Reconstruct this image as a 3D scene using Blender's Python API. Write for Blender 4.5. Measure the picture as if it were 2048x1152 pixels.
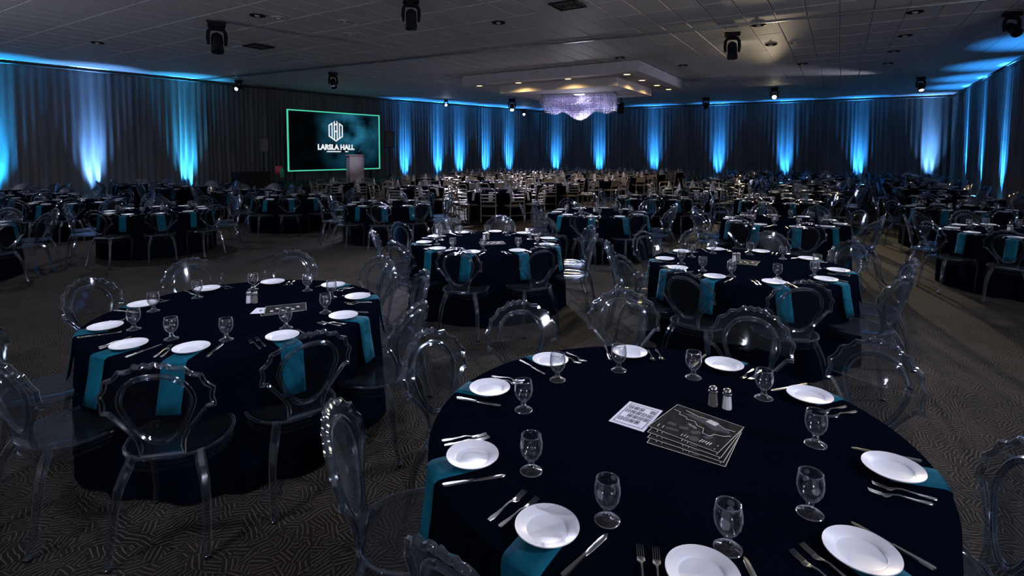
import bpy, math, random
from math import sin, cos, pi, radians, degrees, hypot, atan2, sqrt
random.seed(7)
for o in list(bpy.data.objects): bpy.data.objects.remove(o)
SC = bpy.context.scene; COL = SC.collection

# ------------------------------------------------------------------ camera
CAM_Z = 1.87; F_PX = 1075.0; PITCH = radians(3.0)
PY0 = 306 + F_PX*math.tan(PITCH)
cd = bpy.data.cameras.new('camera'); cam = bpy.data.objects.new('camera', cd); COL.objects.link(cam)
cam.location = (0, 0, CAM_Z); cam.rotation_euler = (pi/2 - PITCH, 0, 0)
cd.sensor_width = 36; cd.lens = F_PX/2048*36; cd.shift_y = -(576 - PY0)/2048
cd.clip_start = .05; cd.clip_end = 200
SC.camera = cam
# ------------------------------------------------------------------ world, exposure
w = bpy.data.worlds.new('world'); SC.world = w; w.use_nodes = True
bg = w.node_tree.nodes['Background']; bg.inputs[0].default_value = (.85, .87, 1, 1); bg.inputs[1].default_value = .10
vs = SC.view_settings; vs.view_transform = 'Standard'; vs.look = 'None'; vs.gamma = 1; vs.exposure = 0; vs.use_curve_mapping = False
cy = SC.cycles
cy.max_bounces = 8; cy.diffuse_bounces = 3; cy.glossy_bounces = 3; cy.transmission_bounces = 6; cy.transparent_max_bounces = 32
cy.sample_clamp_indirect = 3; cy.caustics_reflective = False; cy.caustics_refractive = False; cy.use_denoising = True
try: cy.denoiser = 'OPENIMAGEDENOISE'
except Exception: pass

CEIL = CAM_Z + 3.0
# room basis: hall runs 31.4 degrees off the view direction
CX, CY = .853, -.521
DX, DY = .521, .853
def cdp(c, d): return (c*CX + d*DX, c*CY + d*DY)
HROT = atan2(CY, CX)
def ray(px, py):
    a = (px-1024)/F_PX; b = (py-PY0)/F_PX
    return a, cos(PITCH)-b*sin(PITCH), -(sin(PITCH)+b*cos(PITCH))
def at_z(px, py, z):          # point of the pixel's ray at height z
    a, f, u = ray(px, py); t = (z-CAM_Z)/u
    return a*t, f*t
def at_y(px, py, Y):
    a, f, u = ray(px, py); t = Y/f
    return a*t, Y, CAM_Z+u*t

# key lights: moving heads and house spots on the ceiling
def spot(name, loc, aim, watts, cone, blend, col, size=.12):
    l = bpy.data.lights.new(name, 'SPOT'); l.energy = watts; l.color = col; l.spot_size = radians(cone); l.spot_blend = blend; l.shadow_soft_size = size
    o = bpy.data.objects.new(name, l); COL.objects.link(o); o.location = loc
    from mathutils import Vector
    o.rotation_euler = (Vector(aim)-Vector(loc)).to_track_quat('-Z', 'Y').to_euler()
    return o
LAV = (.80, .84, 1.0)
KEYS = [((6.6, -.4, CEIL-.3), (.3, 2.6, .7), 560, 74, 1),
        ((7.0, 4.6, CEIL-.3), (-.2, 5.8, .7), 520, 84, 1),
        ((-3.0, 1.0, CEIL-.3), (-.2, 6.5, .4), 260, 90, 1),
        ((-1.2, 9.5, CEIL-.5), (-.5, 7.5, .0), 330, 110, 1),
        ((9.0, 9.5, CEIL-.3), (4, 8, .7), 140, 90, 1),
        ((-9, 12, CEIL-.3), (-7, 10.5, .7), 200, 100, 1)]
for i, (p, a, wt, cn, bl) in enumerate(KEYS): spot('key_spot', p, a, wt*2.3, cn, bl, LAV, .06)

# unseen fill spots beside and behind the camera, added to brighten the ceiling
for p, a, wt in [((-13, 6, 2.3), (-9, 14, 6), 1500), ((-5, -2.5, 2.3), (-4, 8, 6), 1500), ((4, -3, 2.3), (4, 8, 6), 1500), ((8, 3, 2.3), (9, 12, 6), 1100)]:
    spot('side_uplight', p, a, wt*.24, 165, .4, (.88, .86, 1), .10)

# ------------------------------------------------------------------ materials
def mat(name, base=(.5, .5, .5), rough=.5, metal=0, spec=.5, emis=None, es=1, sheen=0):
    m = bpy.data.materials.new(name); m.use_nodes = True
    b = m.node_tree.nodes['Principled BSDF']
    b.inputs['Base Color'].default_value = (*base, 1); b.inputs['Roughness'].default_value = rough
    b.inputs['Metallic'].default_value = metal; b.inputs['Specular IOR Level'].default_value = spec
    if sheen: b.inputs['Sheen Weight'].default_value = sheen
    if emis: b.inputs['Emission Color'].default_value = (*emis, 1); b.inputs['Emission Strength'].default_value = es
    return m
def nd(m, t, **k):
    n = m.node_tree.nodes.new(t)
    for a, v in k.items(): setattr(n, a, v)
    return n
def lk(m, a, b): m.node_tree.links.new(a, b)
def bs(m): return m.node_tree.nodes['Principled BSDF']
def noisy(m, c1, c2, scale=8, det=4, bump=0, coord='Object', sc=None):
    tc = nd(m, 'ShaderNodeTexCoord'); n = nd(m, 'ShaderNodeTexNoise'); n.inputs['Scale'].default_value = scale; n.inputs['Detail'].default_value = det
    if sc:
        mp = nd(m, 'ShaderNodeMapping'); mp.inputs['Scale'].default_value = sc; lk(m, tc.outputs[coord], mp.inputs[0]); lk(m, mp.outputs[0], n.inputs['Vector'])
    else: lk(m, tc.outputs[coord], n.inputs['Vector'])
    r = nd(m, 'ShaderNodeValToRGB'); r.color_ramp.elements[0].position = .35; r.color_ramp.elements[1].position = .68
    r.color_ramp.elements[0].color = (*c1, 1); r.color_ramp.elements[1].color = (*c2, 1)
    lk(m, n.outputs['Fac'], r.inputs[0]); lk(m, r.outputs[0], bs(m).inputs['Base Color'])
    if bump:
        bp = nd(m, 'ShaderNodeBump'); bp.inputs['Strength'].default_value = bump; bp.inputs['Distance'].default_value = .01
        lk(m, n.outputs['Fac'], bp.inputs['Height']); lk(m, bp.outputs[0], bs(m).inputs['Normal'])
    return m
def clear(name, tint, edge, ior=1.49, rough=.04, gtint=(1, 1, 1), boost=1.0, glow=.1):
    """clear plastic or glass: see-through, Fresnel reflection, darker where the sheet is seen edge on"""
    m = bpy.data.materials.new(name); m.use_nodes = True; nt = m.node_tree
    for n in list(nt.nodes): nt.nodes.remove(n)
    out = nd(m, 'ShaderNodeOutputMaterial'); mix = nd(m, 'ShaderNodeMixShader')
    tr = nd(m, 'ShaderNodeBsdfTransparent'); gl = nd(m, 'ShaderNodeBsdfGlossy'); gl.inputs['Roughness'].default_value = rough; gl.inputs['Color'].default_value = (*gtint, 1)
    fr = nd(m, 'ShaderNodeFresnel'); ge = nd(m, 'ShaderNodeNewGeometry'); mi = nd(m, 'ShaderNodeMix', data_type='FLOAT')
    mi.inputs[2].default_value = ior; mi.inputs[3].default_value = 1/ior; lk(m, ge.outputs['Backfacing'], mi.inputs[0]); lk(m, mi.outputs[0], fr.inputs['IOR'])
    mu = nd(m, 'ShaderNodeMath', operation='MULTIPLY'); mu.use_clamp = True; mu.inputs[1].default_value = boost; lk(m, fr.outputs[0], mu.inputs[0])
    lw = nd(m, 'ShaderNodeLayerWeight'); lw.inputs['Blend'].default_value = .35
    mc = nd(m, 'ShaderNodeMix', data_type='RGBA'); lk(m, lw.outputs['Facing'], mc.inputs[0])
    mc.inputs[6].default_value = (*tint, 1); mc.inputs[7].default_value = (*edge, 1)
    lk(m, mc.outputs[2], tr.inputs['Color']); lk(m, mu.outputs[0], mix.inputs[0]); lk(m, tr.outputs[0], mix.inputs[1]); lk(m, gl.outputs[0], mix.inputs[2])
    # moulded edges scatter a little light
    df = nd(m, 'ShaderNodeBsdfDiffuse'); df.inputs['Color'].default_value = (.62, .70, .80, 1)
    l2 = nd(m, 'ShaderNodeLayerWeight'); l2.inputs['Blend'].default_value = .5
    pw = nd(m, 'ShaderNodeMath', operation='POWER'); pw.inputs[1].default_value = 5; lk(m, l2.outputs['Facing'], pw.inputs[0])
    pm = nd(m, 'ShaderNodeMath', operation='MULTIPLY'); pm.inputs[1].default_value = glow; lk(m, pw.outputs[0], pm.inputs[0])
    m2 = nd(m, 'ShaderNodeMixShader'); lk(m, pm.outputs[0], m2.inputs[0]); lk(m, mix.outputs[0], m2.inputs[1]); lk(m, df.outputs[0], m2.inputs[2])
    lk(m, m2.outputs[0], out.inputs[0]); return m
M = {}
M['acrylic'] = clear('clear_acrylic', (.93, .945, .96), (.55, .60, .66), 1.49, .04, (.86, .92, 1), .9, .05)
M['acrylic_rim'] = clear('clear_acrylic_edge', (.80, .84, .88), (.30, .35, .42), 1.6, .08, (.86, .92, 1), 2.2, .28)
M['glass'] = clear('drinking_glass', (.97, .975, .98), (.45, .47, .52), 1.5, .07, (.93, .94, 1), 1.8, .40)
M['lip'] = clear('glass_lip', (.80, .82, .86), (.45, .47, .52), 1.6, .10, (.95, .96, 1), 2.6, .8)
M['crystal'] = clear('crystal', (.86, .85, .93), (.62, .60, .75), 1.7, .2, (1, .98, 1), 2, .8)
M['cloth'] = mat('navy_linen', (.0012, .0025, .0062), .95, 0, .0)
M['teal'] = noisy(mat('teal_napkin', (.004, .10, .16), .9, 0, .08), (.003, .070, .112), (.004, .088, .138), 9, 3, .15)
M['white'] = mat('white_china', (.72, .73, .80), .36, 0, .35)
M['steel'] = mat('stainless_steel', (.34, .34, .34), .26, 1)
M['black'] = noisy(mat('black_plastic', (.008, .008, .010), .6, 0, .12), (.006, .006, .008), (.012, .012, .014), 20)
M['black_gloss'] = mat('black_gloss', (.006, .008, .014), .15)
M['grey_metal'] = noisy(mat('taupe_powder_coat', (.20, .185, .165), .42, .3), (.18, .168, .15), (.23, .21, .19), 14)
M['grey_seat'] = noisy(mat('taupe_seat_pad', (.10, .095, .085), .8), (.085, .08, .072), (.12, .113, .10), 30)
M['grey_napkin'] = noisy(mat('lavender_grey_napkin', (.42, .42, .50), .9), (.38, .38, .46), (.50, .50, .58), 16)
M['drape'] = noisy(mat('charcoal_drape', (.05, .05, .055), .62, 0, .3, sheen=.15), (.070, .068, .072), (.115, .112, .118), 3.0, 5, .0, 'Object', (1, 1, .12))
M['rail'] = mat('black_rail', (.01, .01, .012), .5)
M['wallp'] = noisy(mat('wall_paint', (.05, .05, .055), .9), (.045, .045, .05), (.06, .06, .065), 2)
M['soffit'] = noisy(mat('white_plaster', (.50, .49, .52), .7), (.46, .45, .48), (.54, .53, .56), 3)
M['tile'] = noisy(mat('ceiling_tile_white', (.40, .40, .43), .62, 0, .35), (.66, .66, .68), (.76, .76, .78), 40, 6, .05)
M['tee'] = mat('ceiling_grid', (.52, .52, .54), .5)
M['podium'] = noisy(mat('podium_cloth', (.30, .27, .33), .8), (.26, .235, .29), (.34, .31, .37), 4)
M['salt'] = mat('salt', (.80, .80, .85), .8); M['pepper'] = noisy(mat('pepper', (.16, .15, .14), .9), (.09, .085, .08), (.24, .22, .2), 300)
M['ink'] = mat('menu_black', (.006, .006, .007), .85, 0, .08); M['ink_grey'] = mat('menu_grey_print', (.05, .052, .06), .9, 0, .1)
M['paper'] = mat('menu_paper', (.66, .66, .78), .8); M['blueink'] = mat('card_ink', (.02, .025, .05), .7); M['ivory'] = mat('menu_line', (.50, .49, .47), .7)
M['red'] = mat('red_card', (.80, .10, .12), .7); M['green'] = mat('green_card', (.04, .50, .20), .7)
def emit(name, c, s): return mat(name, (0, 0, 0), .5, emis=c, es=s)
M['e_blue'] = emit('uplight_lens', (.15, .6, 1), 14); M['e_warm'] = emit('warm_lens', (1, .62, .22), 9)
M['e_white'] = emit('lit_lens', (.85, .87, 1), 12); M['e_star'] = emit('bright_warm_lens', (1, .85, .6), 40); M['e_viol'] = emit('violet_lens', (.72, .70, 1), 45)
M['e_mint'] = emit('mint_led', (.10, .86, .55), .72); M['e_logo'] = emit('screen_white', (.92, .95, 1), .9)

# carpet: cells of short lines, each cell turned its own way
m = M['carpet'] = mat('patterned_carpet', (.03, .025, .022), .95, 0, .1)
tc = nd(m, 'ShaderNodeTexCoord')
nz = nd(m, 'ShaderNodeTexNoise'); nz.inputs['Scale'].default_value = 9; nz.inputs['Detail'].default_value = 1; lk(m, tc.outputs['Object'], nz.inputs['Vector'])
wrp = nd(m, 'ShaderNodeVectorMath', operation='MULTIPLY_ADD'); wrp.inputs[1].default_value = (.035, .035, 0)
lk(m, nz.outputs['Color'], wrp.inputs[0]); lk(m, tc.outputs['Object'], wrp.inputs[2])
vo = nd(m, 'ShaderNodeTexVoronoi'); vo.inputs['Scale'].default_value = 13; vo.inputs['Randomness'].default_value = 1; vo.distance = 'CHEBYCHEV'; lk(m, wrp.outputs[0], vo.inputs['Vector'])
sep = nd(m, 'ShaderNodeSeparateColor'); lk(m, vo.outputs['Color'], sep.inputs[0])
ang = nd(m, 'ShaderNodeMath', operation='MULTIPLY'); ang.inputs[1].default_value = 6.283; lk(m, sep.outputs[0], ang.inputs[0])
rot = nd(m, 'ShaderNodeVectorRotate', rotation_type='Z_AXIS'); lk(m, wrp.outputs[0], rot.inputs['Vector']); lk(m, ang.outputs[0], rot.inputs['Angle'])
wv = nd(m, 'ShaderNodeTexWave', bands_direction='X'); wv.inputs['Scale'].default_value = 14; wv.inputs['Distortion'].default_value = .7; wv.inputs['Detail'].default_value = 0
lk(m, rot.outputs[0], wv.inputs['Vector'])
r1 = nd(m, 'ShaderNodeValToRGB'); r1.color_ramp.elements[0].position = .78; r1.color_ramp.elements[1].position = .96; lk(m, wv.outputs['Fac'], r1.inputs[0])
ve = nd(m, 'ShaderNodeTexVoronoi', feature='DISTANCE_TO_EDGE'); ve.inputs['Scale'].default_value = 13; lk(m, wrp.outputs[0], ve.inputs['Vector'])
r2 = nd(m, 'ShaderNodeValToRGB'); r2.color_ramp.elements[0].position = .0; r2.color_ramp.elements[1].position = .03; lk(m, ve.outputs['Distance'], r2.inputs[0])
mx = nd(m, 'ShaderNodeMath', operation='MULTIPLY'); lk(m, r1.outputs[0], mx.inputs[0]); lk(m, r2.outputs[0], mx.inputs[1])
n2 = nd(m, 'ShaderNodeTexNoise'); n2.inputs['Scale'].default_value = 2.2; n2.inputs['Detail'].default_value = 5; lk(m, tc.outputs['Object'], n2.inputs['Vector'])
r3 = nd(m, 'ShaderNodeValToRGB'); r3.color_ramp.elements[0].color = (.0080, .0067, .0063, 1); r3.color_ramp.elements[1].color = (.022, .018, .0170, 1)
r3.color_ramp.elements[0].position = .3; r3.color_ramp.elements[1].position = .7; lk(m, n2.outputs['Fac'], r3.inputs[0])
mc = nd(m, 'ShaderNodeMix', data_type='RGBA'); lk(m, mx.outputs[0], mc.inputs[0]); lk(m, r3.outputs[0], mc.inputs[6]); mc.inputs[7].default_value = (.086, .073, .066, 1)
lk(m, mc.outputs[2], bs(m).inputs['Base Color'])
bp = nd(m, 'ShaderNodeBump'); bp.inputs['Strength'].default_value = .5; bp.inputs['Distance'].default_value = .006; lk(m, mx.outputs[0], bp.inputs['Height']); lk(m, bp.outputs[0], bs(m).inputs['Normal'])

# screen picture: dark, with soft teal shapes on the right half
m = M['screen'] = mat('led_screen', (.001, .001, .0015), .6, 0, .05)
tc = nd(m, 'ShaderNodeTexCoord'); mp = nd(m, 'ShaderNodeMapping'); mp.inputs['Scale'].default_value = (.9, 1, 1.1); lk(m, tc.outputs['Object'], mp.inputs[0])
n1 = nd(m, 'ShaderNodeTexVoronoi', feature='SMOOTH_F1'); n1.inputs['Scale'].default_value = 1.3; n1.inputs['Smoothness'].default_value = .6; lk(m, mp.outputs[0], n1.inputs['Vector'])
n2 = nd(m, 'ShaderNodeTexNoise'); n2.inputs['Scale'].default_value = 1.6; n2.inputs['Detail'].default_value = 3; lk(m, mp.outputs[0], n2.inputs['Vector'])
mm = nd(m, 'ShaderNodeMath', operation='MULTIPLY'); lk(m, n1.outputs['Distance'], mm.inputs[0]); lk(m, n2.outputs['Fac'], mm.inputs[1])
rr = nd(m, 'ShaderNodeValToRGB'); rr.color_ramp.elements[0].position = .10; rr.color_ramp.elements[1].position = .42
rr.color_ramp.elements[0].color = (.0006, .004, .007, 1); rr.color_ramp.elements[1].color = (.012, .10, .17, 1); lk(m, mm.outputs[0], rr.inputs[0])
gr = nd(m, 'ShaderNodeVectorMath', operation='DISTANCE'); gr.inputs[1].default_value = (.85, 0, .45); lk(m, tc.outputs['Object'], gr.inputs[0])
g2 = nd(m, 'ShaderNodeMapRange'); g2.interpolation_type = 'SMOOTHSTEP'; g2.inputs[1].default_value = .0; g2.inputs[2].default_value = 2.4; g2.inputs[3].default_value = 1.9; g2.inputs[4].default_value = .02; lk(m, gr.outputs['Value'], g2.inputs[0])
ml = nd(m, 'ShaderNodeMath', operation='MULTIPLY'); ml.inputs[1].default_value = 1.0; lk(m, g2.outputs[0], ml.inputs[0])
lk(m, rr.outputs[0], bs(m).inputs['Emission Color']); lk(m, ml.outputs[0], bs(m).inputs['Emission Strength'])

# ------------------------------------------------------------------ mesh helpers
class MB:
    def __init__(s): s.v = []; s.f = []
    def add(s, v, f):
        n = len(s.v); s.v += [tuple(p) for p in v]; s.f += [tuple(i+n for i in q) for q in f]; return s
    def box(s, c, d, rz=0, ry=0):
        v = []
        for x in (-.5, .5):
            for y in (-.5, .5):
                for z in (-.5, .5):
                    X, Y, Z = x*d[0], y*d[1], z*d[2]
                    X, Z = X*cos(ry)+Z*sin(ry), -X*sin(ry)+Z*cos(ry)
                    v.append((c[0]+X*cos(rz)-Y*sin(rz), c[1]+X*sin(rz)+Y*cos(rz), c[2]+Z))
        return s.add(v, [(0, 1, 3, 2), (4, 6, 7, 5), (0, 4, 5, 1), (2, 3, 7, 6), (0, 2, 6, 4), (1, 5, 7, 3)])
    def lathe(s, prof, n=24, c=(0, 0, 0), caps=True):
        v = []; f = []
        for r, z in prof:
            for i in range(n): a = 2*pi*i/n; v.append((c[0]+r*cos(a), c[1]+r*sin(a), c[2]+z))
        for j in range(len(prof)-1):
            for i in range(n): f.append((j*n+i, j*n+(i+1) % n, (j+1)*n+(i+1) % n, (j+1)*n+i))
        if caps and prof[0][0] > 1e-4: f.append(tuple(range(n))[::-1])
        if caps and prof[-1][0] > 1e-4: f.append(tuple((len(prof)-1)*n+i for i in range(n)))
        return s.add(v, f)
    def tube(s, pts, rad, n=6, closed=False, flat=1.0, up=(0, 0, 1)):
        """sweep along pts; rad number or list; flat squeezes the section along the frame's second axis"""
        P = [tuple(p) for p in pts]; N = len(P); R = rad if isinstance(rad, (list, tuple)) else [rad]*N
        v = []; f = []
        for i in range(N):
            a = P[(i-1) % N] if (closed or i > 0) else P[i]; b = P[(i+1) % N] if (closed or i < N-1) else P[i]
            t = [b[k]-a[k] for k in range(3)]; L = sqrt(sum(x*x for x in t)) or 1; t = [x/L for x in t]
            u = up if abs(sum(t[k]*up[k] for k in range(3))) < .95 else (1, 0, 0)
            x = [t[1]*u[2]-t[2]*u[1], t[2]*u[0]-t[0]*u[2], t[0]*u[1]-t[1]*u[0]]; L = sqrt(sum(q*q for q in x)) or 1; x = [q/L for q in x]
            y = [x[1]*t[2]-x[2]*t[1], x[2]*t[0]-x[0]*t[2], x[0]*t[1]-x[1]*t[0]]
            for j in range(n):
                aa = 2*pi*(j+.5)/n; ca, sa = cos(aa)*R[i], sin(aa)*R[i]*flat
                v.append(tuple(P[i][k]+x[k]*ca+y[k]*sa for k in range(3)))
        for i in range(N if closed else N-1):
            for j in range(n): f.append((i*n+j, i*n+(j+1) % n, ((i+1) % N)*n+(j+1) % n, ((i+1) % N)*n+j))
        if not closed: f.append(tuple(range(n))[::-1]); f.append(tuple((N-1)*n+j for j in range(n)))
        return s.add(v, f)
    def mesh(s, name, m, smooth=True):
        me = bpy.data.meshes.new(name); me.from_pydata(s.v, [], s.f); me.update()
        if smooth:
            me.shade_smooth()
            try: me.set_sharp_from_angle(angle=radians(42))
            except Exception: pass
        for x in (m if isinstance(m, list) else [m]): me.materials.append(x)
        return me
def link(name, me, parent=None, loc=None, rz=0):
    o = bpy.data.objects.new(name, me); COL.objects.link(o)
    if parent is not None: o.parent = parent
    if loc: o.location = loc
    o.rotation_euler = (0, 0, rz); return o
def tag(o, label, cat, group=None):
    o['label'] = label; o['category'] = cat
    if group: o['group'] = group
    return o
def structure(o): o['kind'] = 'structure'; return o
def thing(name, label, cat, loc=(0, 0, 0), rz=0, group=None): return tag(link(name, None, None, loc, rz), label, cat, group)

# ------------------------------------------------------------------ floor, walls, ceiling
WALL_A0, WALL_A1 = (-16.65, 17.5), (-6.54, 30.7)
ua = (WALL_A1[0]-WALL_A0[0], WALL_A1[1]-WALL_A0[1]); la = hypot(*ua); ua = (ua[0]/la, ua[1]/la)
PA = (WALL_A0[0]-ua[0]*9, WALL_A0[1]-ua[1]*9); PB = WALL_A1; PC = (1.97, 38.4); PD = (22.95, 28.05); 
ud = (-.529, -.849); PE = (PD[0]+ud[0]*27, PD[1]+ud[1]*27)
WALLS = {'left': (PA, PB), 'stage': (PB, PC), 'far': (PC, PD), 'right': (PD, PE)}
fl = MB().add([(-34, -6, 0), (34, -6, 0), (34, 46, 0), (-34, 46, 0), (-34, -6, -.2), (34, -6, -.2), (34, 46, -.2), (-34, 46, -.2)], [(0, 1, 2, 3), (7, 6, 5, 4), (0, 4, 5, 1), (1, 5, 6, 2), (2, 6, 7, 3), (3, 7, 4, 0)])
structure(link('floor', fl.mesh('floor', M['carpet'], False)))
def seg(a, b): dx, dy = b[0]-a[0], b[1]-a[1]; L = hypot(dx, dy); return (dx/L, dy/L), L
for nm, (a, b) in WALLS.items():
    u, L = seg(a, b); n = (-u[1], u[0])           # outward (camera side is to the right of a->b)
    mid = ((a[0]+b[0])/2+n[0]*.32, (a[1]+b[1])/2+n[1]*.32)
    structure(link('wall_'+nm, MB().box((0, 0, CEIL/2), (L+.6, .12, CEIL)).mesh('wall', M['wallp'], False), None, (*mid, 0), atan2(u[1], u[0])))

ceil = structure(link('ceiling', MB().box((0, 0, CEIL+.09), (30.5, 44, .1)).mesh('ceiling', M['tee'], False), None, None, HROT))
ceil.location = (*cdp(-9.6, 15.0), 0)
TW, TL = .61, 1.22
tl = []
for i in range(-42, 10):
    for j in range(-4, 31):
        c, d = i*TW+.2, j*TL+(.0)
        if not (-24.5 < c < 5.3 and -6 < d < 36.3): continue
        x, y = cdp(c, d); near = 999
        if y > .5:
            px = 1024+F_PX*x/y; py = 306-3.0*F_PX/y
            if -90 < px < 2140 and py > -20: near = y
        tl.append((near, c, d))
tl.sort()
b_ = MB(); gw = .018
hw, hl = (TW-gw)/2, (TL-gw)/2
b_.add([(-hw+.01, -hl+.01, -.012), (hw-.01, -hl+.01, -.012), (hw-.01, hl-.01, -.012), (-hw+.01, hl-.01, -.012), (-hw, -hl, 0), (hw, -hl, 0), (hw, hl, 0), (-hw, hl, 0)],
       [(3, 2, 1, 0), (0, 1, 5, 4), (1, 2, 6, 5), (2, 3, 7, 6), (3, 0, 4, 7)])
tme = b_.mesh('ceiling_tile', M['tile'], False)
big = MB(); CL = ceil.location
for k, (nr, c, d) in enumerate(tl):
    lx, ly = c+9.6, d-15.0
    if k < 300:
        o = link('ceiling_tile', tme, ceil, (lx, ly, CEIL+.04+random.uniform(-.0015, .0015)))
    elif (int(d*7+c*3)) % 1 == 0: big.add([(x+lx, y+ly, z+CEIL+.04) for x, y, z in b_.v], b_.f)
o = link('ceiling_tile_field', big.mesh('ceiling_tiles', M['tile'], False), ceil); o['kind'] = 'stuff'
# metal track across the ceiling
p0 = at_z(470, 152, CEIL); p1 = at_z(1940, 0, CEIL); u, L = seg(p0, p1)
structure(link('trim_1', MB().box((0, 0, CEIL-.01), (L+14, .07, .04)).box((0, 0, CEIL-.035), (L+14, .03, .02)).mesh('track', M['steel'], False), None, ((p0[0]+p1[0])/2, (p0[1]+p1[1])/2, 0), atan2(u[1], u[0])))

# ------------------------------------------------------------------ drapes
def drape(nm, a, b, label):
    u, L = seg(a, b); n = (u[1], -u[0]); rnd = random.Random(nm)
    N = int(L*34); zs = [.03, .5, 1.6, 3.0, 4.1, CEIL-.10]; v = []; f = []
    per = []; s = 0
    while s < L+1: wdt = rnd.uniform(.15, .30); per.append((s, wdt, rnd.uniform(.045, .12), rnd.uniform(-.025, .025))); s += wdt
    k = 0
    for i in range(N+1):
        s = i*L/N
        while k < len(per)-1 and s > per[k][0]+per[k][1]: k += 1
        t = (s-per[k][0])/per[k][1]
        for j, z in enumerate(zs):
            amp = per[k][2]*(1.0-.45*(z/CEIL)); off = (.5-.5*cos(2*pi*t))*amp + .02*sin(s*1.3+z*.35)
            ss = s+per[k][3]*(1-z/CEIL)
            v.append((ss, -off, z))
    m_ = len(zs)
    for i in range(N):
        for j in range(m_-1): f.append((i*m_+j, (i+1)*m_+j, (i+1)*m_+j+1, i*m_+j+1))
    root = thing('pleated_drape', label, 'curtain', (a[0], a[1], 0), atan2(u[1], u[0]))
    c = MB().add(v, f).mesh('drape', M['drape']); link('drape_cloth', c, root)
    link('top_rail', MB().tube([(0, -.06, CEIL-.07), (L, -.06, CEIL-.07)], .03, 8).mesh('rail', M['rail']), root)
    link('hem_tube', MB().box((L/2, -.03, .02), (L, .05, .04)).mesh('hem', M['rail'], False), root)
drape('left', *WALLS['left'], 'tall charcoal pleated drape along the left wall, behind the big screen')
drape('stage', *WALLS['stage'], 'charcoal pleated drape right of the screen, lit by five blue columns')
drape('far', *WALLS['far'], 'charcoal pleated drape across the far wall behind the chandelier')
drape('right', *WALLS['right'], 'charcoal pleated drape on the right wall, seen at a steep slant')

def on_wall(px, nm, off):
    a, b = WALLS[nm]; u, L = seg(a, b); n = (u[1], -u[0])
    ax, ay = a[0]+n[0]*off, a[1]+n[1]*off; k = (px-1024)/F_PX
    t = (k*ay-ax)/(u[0]-k*u[1]); return ax+u[0]*t, ay+u[1]*t, u, n
upb = MB().box((0, 0, .07), (.62, .12, .12)).box((0, 0, .01), (.66, .18, .02)).mesh('uplight_body', M['black'], False)
upl = MB().box((0, 0, .135), (.56, .07, .01)).mesh('uplight_lens', M['e_blue'])
UPS = [('left', -6, 'at the left picture edge'), ('left', 190, 'behind the tables at far left'), ('left', 378, 'left of the black draped console'),
       ('stage', 813, 'first to the right of the screen'), ('stage', 880, 'second to the right of the screen'), ('stage', 923, 'third to the right of the screen'), ('stage', 975, 'fourth to the right of the screen'), ('stage', 1022, 'just left of the far corner'),
       ('far', 1110, 'below the left end of the chandelier'), ('far', 1197, 'below the right end of the chandelier'), ('far', 1307, 'next right of the chandelier'), ('far', 1436, 'third from the far left corner'), ('far', 1570, 'below the bright warm ceiling lamp'), ('far', 1717, 'second from the far right corner'), ('far', 1860, 'nearest the far right corner'),
       ('right', 1921, 'first in from the far right corner'), ('right', 1950, 'second along the right wall'), ('right', 1993, 'third along the right wall'), ('right', 2075, 'nearest the camera on the right wall'), ('left', -240, 'off left')]
COLS = {190: (.16, .42, 1), -6: (.02, .42, 1), 378: (.05, .50, 1), 1860: (.14, .42, 1)}
for nm, px, txt in UPS:
    x, y, u, n = on_wall(px, nm, .25)
    if -20 < px < 2060:
        r = thing('uplight', 'blue LED uplight on the floor by the drape, '+txt, 'uplight', (x, y, 0), atan2(u[1], u[0]), 'uplights washing the drapes'); link('housing', upb, r); link('lens', upl, r)
    cc = COLS.get(px, (.035, .33, 1))
    for k, tl_ in ((-.26, .36), (-.13, .8), (0, .36), (.13, .8), (.26, .36)):
        bx, by = x+u[0]*k, y+u[1]*k
        spot('uplight_beam', (bx, by, .22), (bx-n[0]*tl_, by-n[1]*tl_, 4.8), 7000, 12 if tl_ < .5 else 15, 1, cc, .05)
    spot('uplight_wash', (x+n[0]*.05, y+n[1]*.05, .22), (x-n[0]*.35, y-n[1]*.35, 4.8), 1500, 50, 1, cc, .08)

# ------------------------------------------------------------------ stepped soffit with downlights and chandelier
SK = at_y(1277, 150, 17.5)[:2]
def slab(name, k, lc, ld, z0, z1):   # k = near corner; runs -C and +D
    mb = MB().box((-lc/2, ld/2, (z0+z1)/2), (lc, ld, z1-z0))
    return link(name, mb.mesh(name, M['soffit'], False), None, (*k, 0), HROT)
sof = tag(link('ceiling_feature', None, None, (*SK, 0), HROT), 'stepped white ceiling panel with small warm downlights above the chandelier', 'ceiling panel')
K2 = (SK[0]-.45, SK[1]+1.3)
def lc(p): dx, dy = p[0]-SK[0], p[1]-SK[1]; return dx*CX+dy*CY, dx*DX+dy*DY
a_, b2 = lc(K2)
link('upper_panel', MB().box((-7.05/2, 5.9/2, CEIL-.18), (7.05, 5.9, .36)).mesh('upper_panel', M['soffit'], False), sof)
link('lower_panel', MB().box((a_-4.8/2, b2+2.0, CEIL-.36-.15), (4.8, 4.0, .30)).mesh('lower_panel', M['soffit'], False), sof)
dlr = MB().lathe([(.14, 0), (.14, -.015), (.118, -.02), (.112, -.004)], 16).mesh('downlight_ring', M['soffit']); dll = MB().lathe([(.112, -.006), (.0, -.007)], 16).mesh('downlight_lens', M['e_warm'])
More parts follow.
